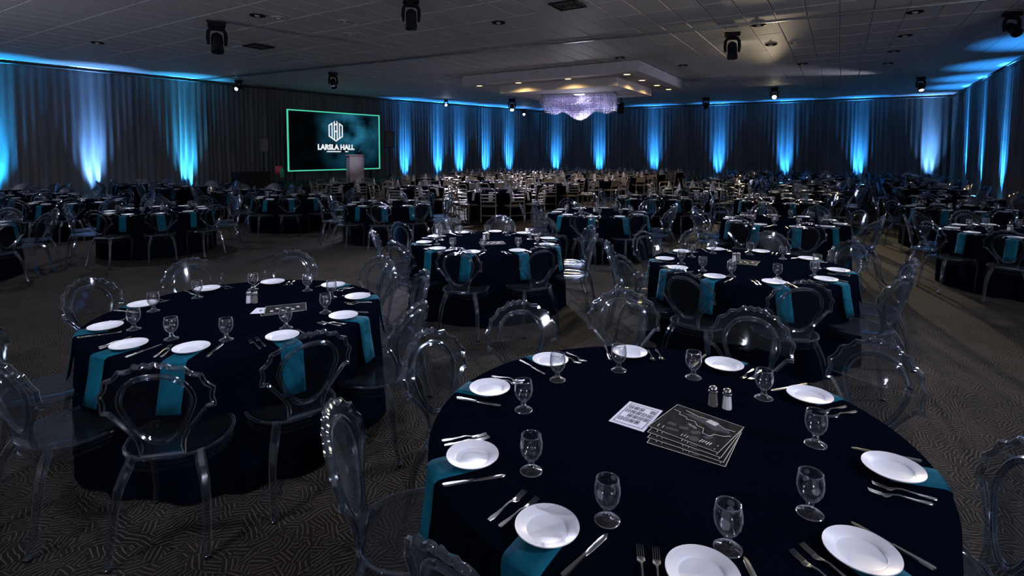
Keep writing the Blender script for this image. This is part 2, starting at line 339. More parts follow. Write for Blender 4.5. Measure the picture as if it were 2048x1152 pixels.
for (px, py, tx) in [(959, 171, 'leftmost of the row before the lower panel'), (1037, 165, 'second from left before the lower panel'), (1136, 157, 'third from left before the lower panel'),
                 (1254, 148, 'nearest the front corner of the panel'), (1284, 160, 'second back on the right side'), (1314, 170, 'third back on the right side'), (1337, 178, 'last back on the right side')]:
    x, y = at_z(px, py, CEIL-.36); r = thing('downlight', 'warm recessed downlight in white ceiling panel, '+tx, 'downlight', (x, y, CEIL-.362), 0, 'downlights in the stepped ceiling panel')
    link('ring', dlr, r); link('lens', dll, r)
    spot('downlight_beam', (x, y, CEIL-.40), (x, y, 0), 110, 160, .6, (1, .62, .22), .06)
CH = cdp(*(lambda q: (q[0]*CX+q[1]*CY, q[0]*DX+q[1]*DY))((2.70, 21.75)))
ch = thing('chandelier', 'wide wavy crystal chandelier hanging under the stepped ceiling panel', 'chandelier', (CH[0], CH[1], CEIL-.66), HROT+.25)
link('ceiling_plate', MB().box((0, 0, -.02), (2.9, 1.2, .04)).mesh('plate', M['steel'], False), ch)
st = MB(); bd = MB(); rn = random.Random(3)
for i in range(60):
    for j in range(9):
        X = -1.45+2.9*i/59+rn.uniform(-.02, .02); Y = -.55+1.1*j/8
        Y += .12*sin(X*4)
        ln = .70+.05*sin(X*2.1+1.6)+.07*sin(X*5.5+j*.3)+(.17*cos(X*2.4) if abs(X) < .65 else 0) - .12*abs(Y)
        st.tube([(X, Y, -.04), (X, Y, -.04-ln)], .008, 3)
        zz = .08
        while zz < ln:
            if rn.random() < .5: s_ = .014; bd.add([(X+s_, Y, -.04-zz), (X, Y+s_, -.04-zz), (X-s_, Y, -.04-zz), (X, Y-s_, -.04-zz), (X, Y, -.04-zz+.02), (X, Y, -.04-zz-.03)], [(0, 1, 4), (1, 2, 4), (2, 3, 4), (3, 0, 4), (1, 0, 5), (2, 1, 5), (3, 2, 5), (0, 3, 5)])
            zz += .09
for k in range(9):
    X = -1.3+2.6*k/8; pts = [(X+.30*cos(t*pi/8), .1*sin(k*2)+.42*sin(t*pi/8), -.30-.1*sin(t*pi/8+k)) for t in range(16)]
    bd.tube(pts, .02, 5, True)
o = link('crystal_strands', st.mesh('strands', M['crystal'], False), ch); o['kind'] = 'stuff'
o = link('crystal_beads', bd.mesh('beads', M['crystal'], False), ch); o['kind'] = 'stuff'
l = bpy.data.lights.new('chandelier_glow', 'POINT'); l.energy = 130; l.color = (.92, .88, 1); l.shadow_soft_size = .5
o = bpy.data.objects.new('chandelier_glow', l); COL.objects.link(o); o.location = (CH[0], CH[1], CEIL-1.6)
l = bpy.data.lights.new('chandelier_core', 'POINT'); l.energy = 28; l.color = (.9, .86, 1); l.shadow_soft_size = .25
o = bpy.data.objects.new('chandelier_core', l); COL.objects.link(o); o.location = (CH[0], CH[1], CEIL-.85)

# ------------------------------------------------------------------ moving heads
mh_base = MB().box((0, 0, -.05), (.34, .26, .10)).box((0, 0, -.11), (.2, .2, .03)).box((0, 0, .012), (.4, .06, .03)).mesh('moving_head_base', M['black'], False)
yk = MB(); yk.tube([(-.17, 0, -.50), (-.18, 0, -.36), (-.17, 0, -.22), (-.13, 0, -.15), (0, 0, -.13), (.13, 0, -.15), (.17, 0, -.22), (.18, 0, -.36), (.17, 0, -.50)], [.03, .04, .04, .045, .05, .045, .04, .04, .03], 8, False, 1.5, (0, 1, 0))
yk = yk.mesh('moving_head_yoke', M['black'])
hd = MB().lathe([(.0, .19), (.07, .18), (.115, .13), (.125, .02), (.12, -.10), (.135, -.20), (.13, -.26), (.105, -.265), (.10, -.24)], 20).mesh('moving_head_head', M['black_gloss'])
def lens(m): return MB().lathe([(.104, -.245), (.07, -.262), (0, -.27)], 20).mesh('moving_head_lens', m)
LN = {k: lens(M[k]) for k in ('black_gloss', 'e_white', 'e_star', 'e_viol')}
HEADS = [(433, 45, 1.02, 'black moving head light with drooping head, hung at the upper left', 'black_gloss', .25, .1, 0),
         (822, -2, .86, 'black moving head light at the top edge, left of centre', 'black_gloss', .1, .1, 0),
         (666, 146, .85, 'small black moving head light above the big screen', 'black_gloss', .5, .3, 0),
         (477, 161, .70, 'small moving head light with lit white lens, left of screen', 'e_white', 1.15, -.6, 1),
         (892, 200, .60, 'bright violet white moving head light above the stage side drape', 'e_viol', 1.25, 0, 2),
         (1024, 198, 1.0, 'moving head light with pale lens, left of the chandelier', 'e_white', .7, 0, 1),
         (1048, 219, .7, 'bright violet white moving head light beside the chandelier', 'e_viol', 1.25, 0, 2),
         (1465, 66, .94, 'black moving head light, upright yoke, right of the ceiling panel', 'black_gloss', .15, .2, 0),
         (1549, 176, .85, 'moving head light shining a bright warm star', 'e_star', 1.2, 0, 2),
         (1412, 196, .9, 'tiny black moving head light on the ceiling right of chandelier', 'black_gloss', .2, .4, 0),
         (1842, 155, .80, 'small moving head light with pale lens near the right wall', 'e_white', .55, .3, 1),
         (2025, 25, .80, 'black moving head light at the upper right corner', 'black_gloss', .9, .6, 0)]
for px, py, sc_, lab, ln, tilt, pan, lit in HEADS:
    x, y = at_z(px, py, CEIL-.02); face = atan2(-x, y)+pan
    r = thing('moving_head_light', lab, 'stage light', (x, y, CEIL-.02), face); r.scale = (sc_,)*3
    link('base', mh_base, r); link('yoke', yk, r); h = link('head', hd, r, (0, 0, -.42)); h.rotation_euler = (-tilt, 0, 0)
    q = link('lens', LN[ln], h)
# beams of the lit heads, and spots at two heads with dark lenses
spot('head_beam', (*at_z(1842, 172, CEIL-.4), CEIL-.55), (5.2, 19.5, 4.3), 700, 34, .9, (.82, .80, 1), .1)
spot('head_beam', (*at_z(666, 165, CEIL-.4), CEIL-.5), (*at_y(705, 325, 24)[:2], 1.2), 900, 16, .8, (.9, .85, 1), .1)  # wash added to brighten the podium; this head is unlit
spot('head_beam', (*at_z(1549, 182, CEIL-.4), CEIL-.55), (4.6, 12.5, .6), 6500, 48, .8, (1, .80, .52), .12)
spot('head_beam', (*at_z(892, 203, CEIL-.4), CEIL-.55), (-.4, 17.5, .8), 13000, 42, .8, (.78, .76, 1), .12)
spot('head_beam', (*at_z(1048, 222, CEIL-.4), CEIL-.55), (1.5, 21, .8), 13000, 42, .8, (.84, .80, 1), .12)
spot('head_beam', (*at_z(1465, 110, CEIL-.4), CEIL-.5), (*at_z(1530, 112, CEIL), CEIL), 16, 100, 1, (1, .85, .6), .1)

# ------------------------------------------------------------------ small ceiling fixtures
disc = MB().lathe([(.16, 0), (.16, -.018), (.13, -.024), (.12, -.006), (.0, -.004)], 20); dsc = disc.mesh('recessed_disc', M['black']); dscw = disc.mesh('recessed_disc_white', M['soffit'])
for px, py, mt, tx in [(557, 38, 'w', 'white, between two black moving heads'), (690, 45, 'w', 'white, right of the upper left moving head'), (997, 47, 'b', 'dark, in line with the centre of the screen top'), (1830, 26, 'b', 'large dark disc at the upper right'),
                   (1542, 91, 'b', 'dark, right of the upright moving head'), (1590, 87, 'w', 'pale disc beside a dark one'), (1517, 52, 'b', 'dark, above the upright moving head'), (1605, 129, 'b', 'dark, over the warm star lamp'),
                   (1810, 73, 'b', 'dark, below the large disc'), (1788, 104, 'b', 'dark, second below the large disc'), (1776, 128, 'b', 'dark, third below the large disc'), (1762, 147, 'w', 'pale, fourth below the large disc'),
                   (700, 70, 'w', 'pale, above the track'), (895, 152, 'w', 'pale, left of the stepped panel'), (1240, 117, 'b', 'dark, just above the stepped panel'), (1366, 132, 'b', 'dark, right of the stepped panel'), (195, 87, 'b', 'dark, over the left drape'), (515, 33, 'b', 'dark, left of the white disc')]:
    x, y = at_z(px, py, CEIL)
    r = thing('recessed_light', 'unlit recessed ceiling light, '+tx, 'ceiling light', (x, y, CEIL+.028), HROT, 'unlit recessed ceiling lights'); link('trim_ring', dscw if mt == 'w' else dsc, r)
    link('bulb', MB().lathe([(.0, -.05), (.05, -.03), (.06, -.004)], 12).mesh('bulb', M['soffit']), r)
for px, py, tx in [(1135, 12, 'square dark ceiling vent at the top of the picture'), (517, 94, 'square dark ceiling vent right of the upper left moving head')]:
    x, y = at_z(px, py, CEIL); r = thing('ceiling_vent', tx, 'vent', (x, y, CEIL+.027), HROT)
    fr = MB()
    for s in (-1, 1): fr.box((s*.28, 0, -.015), (.04, .6, .03)).box((0, s*.28, -.015), (.6, .04, .03))
    link('frame', fr.mesh('vent_frame', M['black'], False), r); link('backing', MB().box((0, 0, 0), (.54, .54, .01)).mesh('vent_back', M['black'], False), r)
    sm = MB()
    for k in range(3): q = .20-.07*k; sm.tube([(-q, -q, -.018), (q, -q, -.018), (q, q, -.018), (-q, q, -.018)], .012, 4, True)
    link('slat', sm.mesh('vent_slat', M['grey_seat'], False), r)

# ------------------------------------------------------------------ screen, stage, podium, speakers
W0 = on_wall(577, 'left', 1.1); W1 = on_wall(759, 'left', 1.1)
swx, swy = W1[0]-W0[0], W1[1]-W0[1]; SW = hypot(swx, swy); srz = atan2(swy, swx)
zt = at_y(577, 219, W0[1])[2]; zb = at_y(577, 342, W0[1])[2]; SH = zt-zb
scn = thing('video_screen', 'large dark video screen with white hexagon logo and glowing mint green border', 'screen', ((W0[0]+W1[0])/2, (W0[1]+W1[1])/2, (zt+zb)/2), srz)
link('display', MB().box((0, .06, 0), (SW, .1, SH)).mesh('display', M['screen'], False), scn)
for nm, c, d in [('top', (0, 0, SH/2), (SW+.05, .06, .05)), ('bottom', (0, 0, -SH/2), (SW+.05, .06, .05)), ('l', (-SW/2, 0, 0), (.05, .062, SH)), ('r', (SW/2, 0, 0), (.05, .062, SH))]:
    link('led_border', MB().box(c, d).mesh('led_border', M['e_mint'], False), scn)
leg_ = MB()
for s in (-1, 1): leg_.box((s*SW*.42, .22, -SH/2-.4), (.08, .08, 1.2)).box((s*SW*.42, .22, 0), (.08, .08, SH))
link('support_frame', leg_.mesh('support_frame', M['black'], False), scn)
def poly(pts, y=-.012):
    n = len(pts); mb = MB(); mb.add([(p[0], y, p[1]) for p in pts]+[(p[0], y+.008, p[1]) for p in pts], [tuple(range(n)), tuple(range(2*n-1, n-1, -1))]+[(i, i+n, (i+1) % n+n, (i+1) % n) for i in range(n)]); return mb
# emblem: a hexagon cut into upright bars that step to a peak, with an H bar in the middle
lg = MB(); cxl = -.07+.0; czl = .50; Rg = .52
def bar(x0, x1, z00, z01, z10, z11): lg.add([(cxl+x0, -.012, czl+z00), (cxl+x1, -.012, czl+z10), (cxl+x1, -.012, czl+z11), (cxl+x0, -.012, czl+z01)], [(0, 1, 2, 3)])
hx = lambda x: Rg*1.0-abs(x)*.62
for x0, x1 in [(-.40, -.335), (-.24, -.175), (-.11, -.045), (.045, .11), (.175, .24), (.335, .40)]:
    t0, t1 = hx(x0), hx(x1); bar(x0, x1, -t0, t0, -t1, t1)
for s in (-1, 1):
    a, b = sorted((s*.40, s*.175)); bar(a, b, hx(a)-.07, hx(a), hx(b)-.07, hx(b))
    a, b = sorted((s*.40, 0)); bar(a, b, -hx(a), -hx(a)+.07, -hx(b), -hx(b)+.07)
    a, b = sorted((s*.11, 0)); bar(a, b, .30-abs(a)*1.2, .38-abs(a)*1.2, .30-abs(b)*1.2, .38-abs(b)*1.2)
bar(-.06, .06, -.06, .02, -.06, .02)
link('logo', lg.mesh('logo', M['e_logo'], False), scn)
def text(s, size, x, z, mt, parent, name='lettering', y=-.014, rx=pi/2, ext=.002, al='CENTER', bold=.0):
    cu = bpy.data.curves.new(name, 'FONT'); cu.body = s; cu.size = size; cu.align_x = al; cu.extrude = ext; cu.offset = bold
    t = bpy.data.objects.new(name, cu); COL.objects.link(t); bpy.context.view_layer.update()
    me = bpy.data.meshes.new_from_object(t); bpy.data.objects.remove(t); me.materials.clear(); me.materials.append(mt)
    o = link(name, me, parent, (x, y, z)); o.rotation_euler = (rx, 0, 0); return o
text('LARSLA HALL', .34, cxl+.02, -.40, M['e_logo'], scn, bold=.018)
sl = MB(); sl.box((cxl-.12, -.012, -.50), (.78, .004, .05)).box((cxl+.60, -.012, -.50), (.18, .004, .05))
link('tagline', sl.mesh('tagline', M['e_logo'], False), scn)

stc = on_wall(668, 'left', 3.4); n_ = stc[3]
st_ = thing('stage_platform', 'low black stage platform in front of the big screen', 'stage', (stc[0], stc[1], 0), srz)
link('deck', MB().box((0, 0, .58), (9.0, 4.2, .06)).mesh('deck', M['black'], False), st_); link('skirt', MB().box((0, 0, .275), (8.96, 4.16, .55)).mesh('skirt', M['black'], False), st_)
P = at_y(710, 309, 23.6)
pod = thing('podium', 'white draped podium on the stage at the right side of the screen', 'podium', (P[0], P[1], .61), srz-.35)
ph = P[2]-.61
link('body', MB().box((0, 0, ph/2-.03), (.62, .55, ph-.06)).mesh('pod_body', M['podium'], False), pod)
link('top', MB().box((0, 0, ph-.03), (.70, .62, .05)).mesh('pod_top', M['podium'], False), pod)
mk = MB(); mk.tube([(.1, -.1, ph), (.12, -.12, ph+.12), (.17, -.16, ph+.22)], .012, 6).lathe([(0, -.04), (.03, -.03), (.03, .03), (0, .04)], 8, (.18, -.17, ph+.24))
link('microphone', mk.mesh('mic', M['steel']), pod)
# speakers on poles
for px, py, Y, hh, wd, lab in [(527, 276, 23.2, .62, .40, 'black loudspeaker on a stand left of the big screen'), (779, 263, 28.8, .86, .46, 'black loudspeaker on a stand right of the big screen'), (946, 281, 33.2, .66, .36, 'black loudspeaker between blue columns right of the stage')]:
    x, y, z = at_y(px, py, Y); r = thing('loudspeaker', lab, 'speaker', (x, y, z-hh), atan2(-x, y))
    link('cabinet', MB().box((0, 0, hh/2), (wd, .34, hh)).mesh('cab', M['black'], False), r)
    link('grille', MB().box((0, -.175, hh/2), (wd*.9, .02, hh*.93)).mesh('grille', M['black_gloss'], False), r)
    t = thing('speaker_stand', 'thin black pole stand under the '+lab[6:], 'stand', (x, y, 0), 0)
    link('pole', MB().tube([(0, 0, .05), (0, 0, z-hh)], .022, 8).mesh('pole', M['black']), t)
    for k in range(3): a = k*2*pi/3; link('leg', MB().tube([(0, 0, .75), (.45*cos(a), .45*sin(a), .02)], .015, 6).mesh('leg', M['black']), t)
x, y, z = at_y(1242, 205, 29.0)
r = thing('hanging_loudspeaker', 'small black loudspeaker hung from the ceiling right of the chandelier', 'speaker', (x, y, z-.60), atan2(-x, y))
link('cabinet', MB().box((0, 0, .30), (.32, .3, .60)).mesh('cab', M['black'], False), r); link('bracket', MB().box((0, 0, (CEIL-z+.6)/2+.3), (.05, .05, CEIL-z)).mesh('br', M['black'], False), r)
# console draped black, two bright cards
x, y, z = at_y(502, 345, 20.2)
r = thing('draped_console', 'low black draped control table under the left loudspeaker', 'table', (x, y, 0), srz)
link('drape', MB().box((0, 0, z/2), (1.1, .7, z)).mesh('cdr', M['black'], False), r); link('top', MB().box((0, 0, z+.015), (1.16, .76, .03)).mesh('ctop', M['black'], False), r)
for px, py, Yd, c, wd, hh, lab in [(557, 332, 21.8, 'red', .27, .34, 'bright red card standing at the left foot of the screen'), (564, 337, 21.3, 'green', .15, .36, 'green card standing beside the bright red card')]:
    x, y, z = at_y(px, py, Yd); r = thing(c+'_sign', lab, 'sign', (x, y, 0), -.1)
    link('card', MB().box((0, 0, z-hh/2), (wd, .03, hh)).mesh('card', M[c], False), r); link('pole', MB().tube([(0, .03, 0), (0, .03, z-hh+.05)], .015, 6).mesh('pole', M['black']), r); link('foot', MB().lathe([(.16, 0), (.16, .015), (.02, .025)], 16).mesh('foot', M['black']), r)

# ------------------------------------------------------------------ crystal chair (faces +y, origin under the seat centre)
S0 = .475; TOPS = .465
def bk(x, s):      # back plane point -> 3D: reclined and gently curved
    return (x, -.215 - s*.20 - .10*s*s + .55*x*x*(1 if s > .05 else .4), S0+s*.985)
def outline(n_per=7, shrink=0.0):
    Rx, Rz, cz = .232, .190, .272
    cus = [-14, 12, 36, 57, 75]
    right = []
    neck = [(.092, -.01), (.088, .03), (.095, .07), (.118, .115), (.150, .155), (.182, .195), (.205, .222)]
    right += neck
    for k in range(len(cus)-1):
        a0, a1 = radians(cus[k]), radians(cus[k+1])
        for i in range(n_per):
            u = i/n_per; a = a0+(a1-a0)*u; q = 1.035-.065*sin(pi*u)
            right.append((Rx*cos(a)*q, cz+Rz*sin(a)*q))
    # crest ornament
    for x, s in [(.060, cz+Rz*1.0), (.050, cz+Rz*.975), (.034, cz+Rz*.985), (.026, cz+Rz*1.045), (.012, cz+Rz*1.0)]: right.append((x, s))
    full = right+[(0, cz+Rz*.99)]+[(-x, s) for x, s in reversed(right)]
    return full
OUT = outline()
INN = []
for i in range(40):
    a = 2*pi*i/40-pi/2; x = .156*(1 if cos(a) > 0 else -1)*abs(cos(a))**.85; s = .262+.148*sin(a)
    if sin(a) < 0: x *= 1-.30*(-sin(a)); s = .262-.205*(-sin(a))
    INN.append((x, s))
def panel(name, loop, m, th=.007, center=(0, .25)):
    mb = MB(); n = len(loop); rings = [1, .75, .5, .25]; v = []
    for side in (-1, 1):
        for q in rings:
            for x, s in loop: X, S = center[0]+(x-center[0])*q, center[1]+(s-center[1])*q; p = bk(X, S); v.append((p[0], p[1]+side*th/2, p[2]))
        p = bk(*center); v.append((p[0], p[1]+side*th/2, p[2]))
    f = []; o2 = n*4+1
    for b0, fl_ in ((0, 0), (o2, 1)):
        for j in range(3):
            for i in range(n):
                q = (b0+j*n+i, b0+j*n+(i+1) % n, b0+(j+1)*n+(i+1) % n, b0+(j+1)*n+i); f.append(q if fl_ else q[::-1])
        for i in range(n):
            q = (b0+3*n+i, b0+3*n+(i+1) % n, b0+4*n); f.append(q if fl_ else q[::-1])
    mb.add(v, f); return mb
cb_panel = panel('back', OUT, None)
cb_rim = MB().tube([bk(x, s) for x, s in OUT], .0105, 6, True, 1.25, (0, 1, 0))
cb_ring = MB().tube([bk(x, s) for x, s in INN], .0095, 6, True, 1.1, (0, 1, 0))
cb_ring2 = MB().tube([bk(x*.91, .258+(s-.258)*.91) for x, s in INN], .004, 4, True, 1.0, (0, 1, 0))
crest = MB()
for s in (-1, 1):
    crest.tube([bk(s*.055+ s*.014*cos(t*.7), .272+.19*1.0+.012*sin(t*.7)) for t in range(9)], .005, 5)
crest.tube([bk(-.045, .463), bk(-.02, .477), bk(0, .468), bk(.02, .477), bk(.045, .463)], .006, 5)
def seat_loop(k=1.0, z=0):
    p = []
    for i in range(36):
        a = 2*pi*i/36; ca, sa = cos(a), sin(a)
        ex = .235 if sa > 0 else .205
        x = (abs(ca)**.72)*(1 if ca > 0 else -1)*(.232 if sa > 0 else .232-.035*(-sa)); y = (abs(sa)**.72)*(1 if sa > 0 else -1)*.222
        p.append((x*k, y*k, z))
    return p
def seat_mb():
    mb = MB(); v = []; f = []
    prof = [(1.0, .440), (1.02, .448), (1.0, .458), (.96, .462), (.80, .456), (.4, .450)]
    for k, z in prof: v += seat_loop(k, z)
    n = 36
    for j in range(len(prof)-1):
        for i in range(n): f.append((j*n+i, j*n+(i+1) % n, (j+1)*n+(i+1) % n, (j+1)*n+i))
    v.append((0, 0, .449)); c0 = len(v)-1
    for i in range(n): f.append((5*n+i, 5*n+(i+1) % n, c0))
    v.append((0, 0, .441)); c1 = len(v)-1
    for i in range(n): f.append(((i+1) % n, i, c1))
    return mb.add(v, f)
cs_seat = seat_mb()
cs_rim = MB().tube(seat_loop(1.0, .452), .008, 6, True)
cs_apron = MB(); n = 36; v = seat_loop(.97, .445)+seat_loop(.965, .395); cs_apron.add(v, [(i, (i+1) % n, (i+1) % n+n, i+n) for i in range(n)]).tube(seat_loop(.965, .395), .007, 6, True).tube(seat_loop(.975, .423), .004, 4, True)
def leg_mb(kind, s):
    if kind == 'rear': pts = [(s*.140, -.175, .455), (s*.158, -.205, .40), (s*.180, -.235, .33), (s*.192, -.252, .24), (s*.198, -.270, .12), (s*.204, -.300, .012)]; r = [.022, .024, .022, .019, .017, .016]
    else: pts = [(s*.180, .165, .455), (s*.202, .190, .40), (s*.212, .200, .33), (s*.200, .190, .22), (s*.190, .182, .10), (s*.194, .190, .012)]; r = [.022, .026, .024, .018, .014, .017]
    return MB().tube(pts, r, 6, False, 1, (0, 1, 0)).lathe([(.019, 0), (.019, .014), (.014, .018)], 8, (pts[-1][0], pts[-1][1], 0))
LEGS = [('rear', -1), ('rear', 1), ('front', -1), ('front', 1)]
CH_PARTS = [('back_panel', cb_panel, 'acrylic'), ('scalloped_rim', cb_rim, 'acrylic_rim'), ('back_ring', None, 'acrylic_rim'), ('crest', crest, 'acrylic_rim'), ('seat', cs_seat, 'acrylic'), ('seat_rim', cs_rim, 'acrylic_rim'), ('apron', cs_apron, 'acrylic')]
ring = MB().add(cb_ring.v, cb_ring.f).add(cb_ring2.v, cb_ring2.f)
chair_src = []
for nm, mb, mt in CH_PARTS:
    mb = mb or ring; chair_src.append((nm, mb.mesh(nm, M[mt])))
for kd, s in LEGS: chair_src.append(('leg', leg_mb(kd, s).mesh('leg_'+kd, M['acrylic_rim'])))
# one-mesh version for chairs too far to show parts
allc = MB()
def coarse_loop(L, k): return L[::k]
allc.add(cb_panel.v, cb_panel.f)
allc.tube([bk(x, s) for x, s in OUT[::2]], .013, 4, True, 1.2, (0, 1, 0)).tube([bk(x, s) for x, s in INN[::2]], .011, 4, True, 1, (0, 1, 0))
allc.add(cs_seat.v, cs_seat.f).add(cs_apron.v, cs_apron.f)
for kd, s in LEGS: q = leg_mb(kd, s); allc.add(q.v, q.f)
chair_far = allc.mesh('crystal_chair_far', M['acrylic_rim'])

# taupe ladder-back chair
lb = []
def lbm(name, mb, mt): lb.append((name, mb.mesh(name, M[mt])))
lbm('seat', MB().box((0, 0, .45), (.42, .42, .035)), 'grey_seat')
for s in (-1, 1):
    lbm('back_post', MB().tube([(s*.20, -.20, .02), (s*.20, -.20, .45), (s*.20, -.27, .84), (s*.17, -.285, .90)], .016, 6, False, 1, (0, 1, 0)), 'grey_metal')
    lbm('front_leg', MB().tube([(s*.20, .19, .0), (s*.195, .19, .44)], .015, 6, False, 1, (0, 1, 0)), 'grey_metal')
lbm('top_rail', MB().tube([(-.175, -.285, .895), (-.1, -.29, .915), (.1, -.29, .915), (.175, -.285, .895)], .016, 6), 'grey_metal')
for z, yy in ((.58, -.222), (.67, -.239), (.76, -.255)): lbm('back_slat', MB().box((0, yy, z), (.38, .015, .035)), 'grey_metal')
lbm('stretcher', MB().tube([(-.2, -.2, .2), (.2, -.2, .2)], .01, 5).tube([(-.2, .19, .2), (.2, .19, .2)], .01, 5), 'grey_metal')
la_ = MB()
la_.box((0, 0, .45), (.42, .42, .035)).box((0, -.245, .70), (.38, .012, .22))
for s in (-1, 1): la_.tube([(s*.20, -.20, .02), (s*.20, -.20, .45), (s*.20, -.27, .84), (s*.17, -.285, .90)], .018, 4, False, 1, (0, 1, 0)).tube([(s*.20, .19, .0), (s*.195, .19, .44)], .016, 4, False, 1, (0, 1, 0))
la_.tube([(-.175, -.285, .895), (-.1, -.29, .915), (.1, -.29, .915), (.175, -.285, .895)], .018, 4)
lb_far = la_.mesh('ladder_chair_far', M['grey_metal'], False)

# ------------------------------------------------------------------ tablecloth, plate, goblet, cutlery, napkin
RT = .925; TH = .770
def cloth_mb(seed):
    rn = random.Random(seed); N = 120; mb = MB(); v = []; f = []
    ph = [rn.uniform(0, 6.28) for _ in range(4)]; prof = [(0.4, TH, 0), (.80, TH, 0), (.985, TH, 0), (.996, TH-.004, 0), (1.0, TH-.016, 0), (1.0, TH-.10, .15), (1.0, TH-.28, .5), (1.0, TH-.52, .85), (1.0, .012, 1)]
    for k, z, wv_ in prof:
        for i in range(N):
            a = 2*pi*i/N
            fold = sin(a*17+ph[0]+.9*sin(a*3+ph[1]))*.5+sin(a*26+ph[2])*.25+sin(a*9+ph[3])*.4
            r = RT*k+wv_*(.015+.042*fold)
            v.append((r*cos(a), r*sin(a), z))
    v.append((0, 0, TH)); c0 = len(v)-1
    for j in range(len(prof)-1):
        for i in range(N): f.append((j*N+i, (j+1)*N+i, (j+1)*N+(i+1) % N, j*N+(i+1) % N))
    for i in range(N): f.append((i, (i+1) % N, c0))
    return mb.add(v, f)
cloths = [cloth_mb(i).mesh('tablecloth', M['cloth']) for i in range(4)]
plate_me = MB().lathe([(0, .006), (.058, .006), (.066, .010), (.090, .017), (.0935, .019), (.094, .0165), (.088, .012), (.064, .003), (.056, 0), (0, 0)], 40).mesh('plate', M['white'])
# plate in two parts for the near tables
pl_rim = MB().lathe([(.0605, .0065), (.0665, .0115), (.090, .017), (.0935, .019), (.094, .0165), (.088, .012), (.064, .003), (.0605, .0015)], 48, caps=False)
pl_rim = pl_rim.mesh('plate_rim', M['white']); pl_well = MB().lathe([(0, .0050), (.057, .0050), (.0605, .0065), (.0605, .0015), (.056, 0), (0, 0)], 40).mesh('plate_well', M['white'])
def gob(sg):
    bowl = [(.0, .040), (.012, .041), (.024, .050), (.034, .066), (.0385, .085), (.0385, .102), (.0345, .128), (.0335, .130), (.0325, .128), (.0365, .102), (.0365, .086), (.032, .068), (.022, .053), (.008, .046), (0, .046)]
    foot = [(0, 0), (.0365, 0), (.038, .002), (.036, .004), (.020, .009), (.015, .014), (.0165, .018), (.012, .023), (.0095, .029), (.012, .035), (.010, .040), (0, .041)]
    return MB().lathe(bowl, sg), MB().lathe(foot, sg)
gb, gf = gob(28); gob_parts = [('rim', MB().lathe([(.0325, .1285), (.0342, .1275), (.0350, .1295), (.0338, .1315), (.0322, .1305), (.0325, .1285)], 28, caps=False).mesh('goblet_rim', M['lip'])), ('foot_rim', MB().lathe([(.0360, .0008), (.0385, .0008), (.0392, .0024), (.0375, .0042), (.0358, .0036), (.0360, .0008)], 28, caps=False).mesh('goblet_foot_rim', M['lip'])), ('bowl', gb.mesh('goblet_bowl', M['glass'])), ('foot', gf.mesh('goblet_foot', M['glass']))]
gb2, gf2 = gob(12); gob_far = MB().add(gb2.v, gb2.f).add(gf2.v, gf2.f).mesh('goblet_far', M['glass'])
# fork: handle and head separate
def strip(pts, ws, zs, th, mb):    # flat bar along y
    v = []; n = len(pts)
    for y, w_, z in zip(pts, ws, zs): v += [(-w_/2, y, z), (w_/2, y, z), (w_/2*.8, y, z+th), (-w_/2*.8, y, z+th)]
    f = []
    for i in range(n-1):
        for j in range(4): f.append((i*4+j, i*4+(j+1) % 4, (i+1)*4+(j+1) % 4, (i+1)*4+j))
    f += [(3, 2, 1, 0), tuple((n-1)*4+j for j in range(4))]; return mb.add(v, f)
fh = strip([-.088, -.084, -.070, -.045, -.02, .005, .022], [.006, .014, .017, .012, .007, .006, .008], [.002, .002, .002, .003, .006, .009, .006], .0022, MB()).mesh('fork_handle', M['steel'])
fk = strip([.022, .032, .040, .048], [.008, .018, .023, .022], [.006, .002, .001, .002], .002, MB())
for k in range(4):
    x = -.0084+.0056*k; t = MB(); strip([.047, .065, .086], [.0030, .0028, .0016], [.002, .004, .009], .002, t); fk.add([(a+x, b, c) for a, b, c in t.v], t.f)
fk = fk.mesh('fork_head', M['steel'])
kh = strip([-.108, -.104, -.085, -.05, -.015, -.005], [.006, .015, .017, .013, .010, .012], [.001]*6, .0055, MB()).mesh('knife_handle', M['steel'])
kb = strip([-.005, .02, .06, .09, .102, .107], [.011, .016, .018, .017, .010, .003], [.002]*6, .0015, MB()).mesh('knife_blade', M['steel'])
def napkin_me(y0, drop, wd, skew=0, m='teal'):
    # runs from y0 (inward of the plate centre, local +y is inward) over the table edge at ry and down
    mb = MB(); v = []; f = []; edge = -(RT-.775)
    path = [(y0, .0022), (0, .0022), (edge+.03, .0022), (edge+.008, .0012), (edge-.006, -.008), (edge-.010, -.03), (edge-.016, -drop*.4), (edge-.030, -drop*.75), (edge-.040, -drop)]
    for k, (y, z) in enumerate(path):
        for i in range(5):
            x = (i/4-.5)*wd; x2 = x + skew*(y0-y if z > -.01 else y0-edge+(-z)*.6)
            # follow the round edge of the table
            yy = y + (0 if k < 3 else -(x2*x2)/(2*RT)*-1.0) if k >= 3 else y
            wob = .006*sin(i*1.7+k*.5)*(1 if k > 5 else 0)
            v.append((x2, yy-abs(wob), z))
    nr = len(path)
    for k in range(nr-1):
        for i in range(4): f.append((k*5+i, (k+1)*5+i, (k+1)*5+i+1, k*5+i+1))
    mb.add(v, f); me = mb.mesh('napkin', M[m])
    return me
naps = [napkin_me(.02, .27, .125, s) for s in (.0, .12, -.12)]
nap_short = [napkin_me(.02, .16, .125, s) for s in (.06, -.1)]
nap_grey = napkin_me(.02, .22, .12, 0, 'grey_napkin')
def solid(me):
    import bmesh
    bm = bmesh.new(); bm.from_mesh(me); bmesh.ops.recalc_face_normals(bm, faces=bm.faces); g = bmesh.ops.solidify(bm, geom=bm.faces[:], thickness=.0035); bm.to_mesh(me); bm.free()
for me in naps+nap_short+[nap_grey]: solid(me)
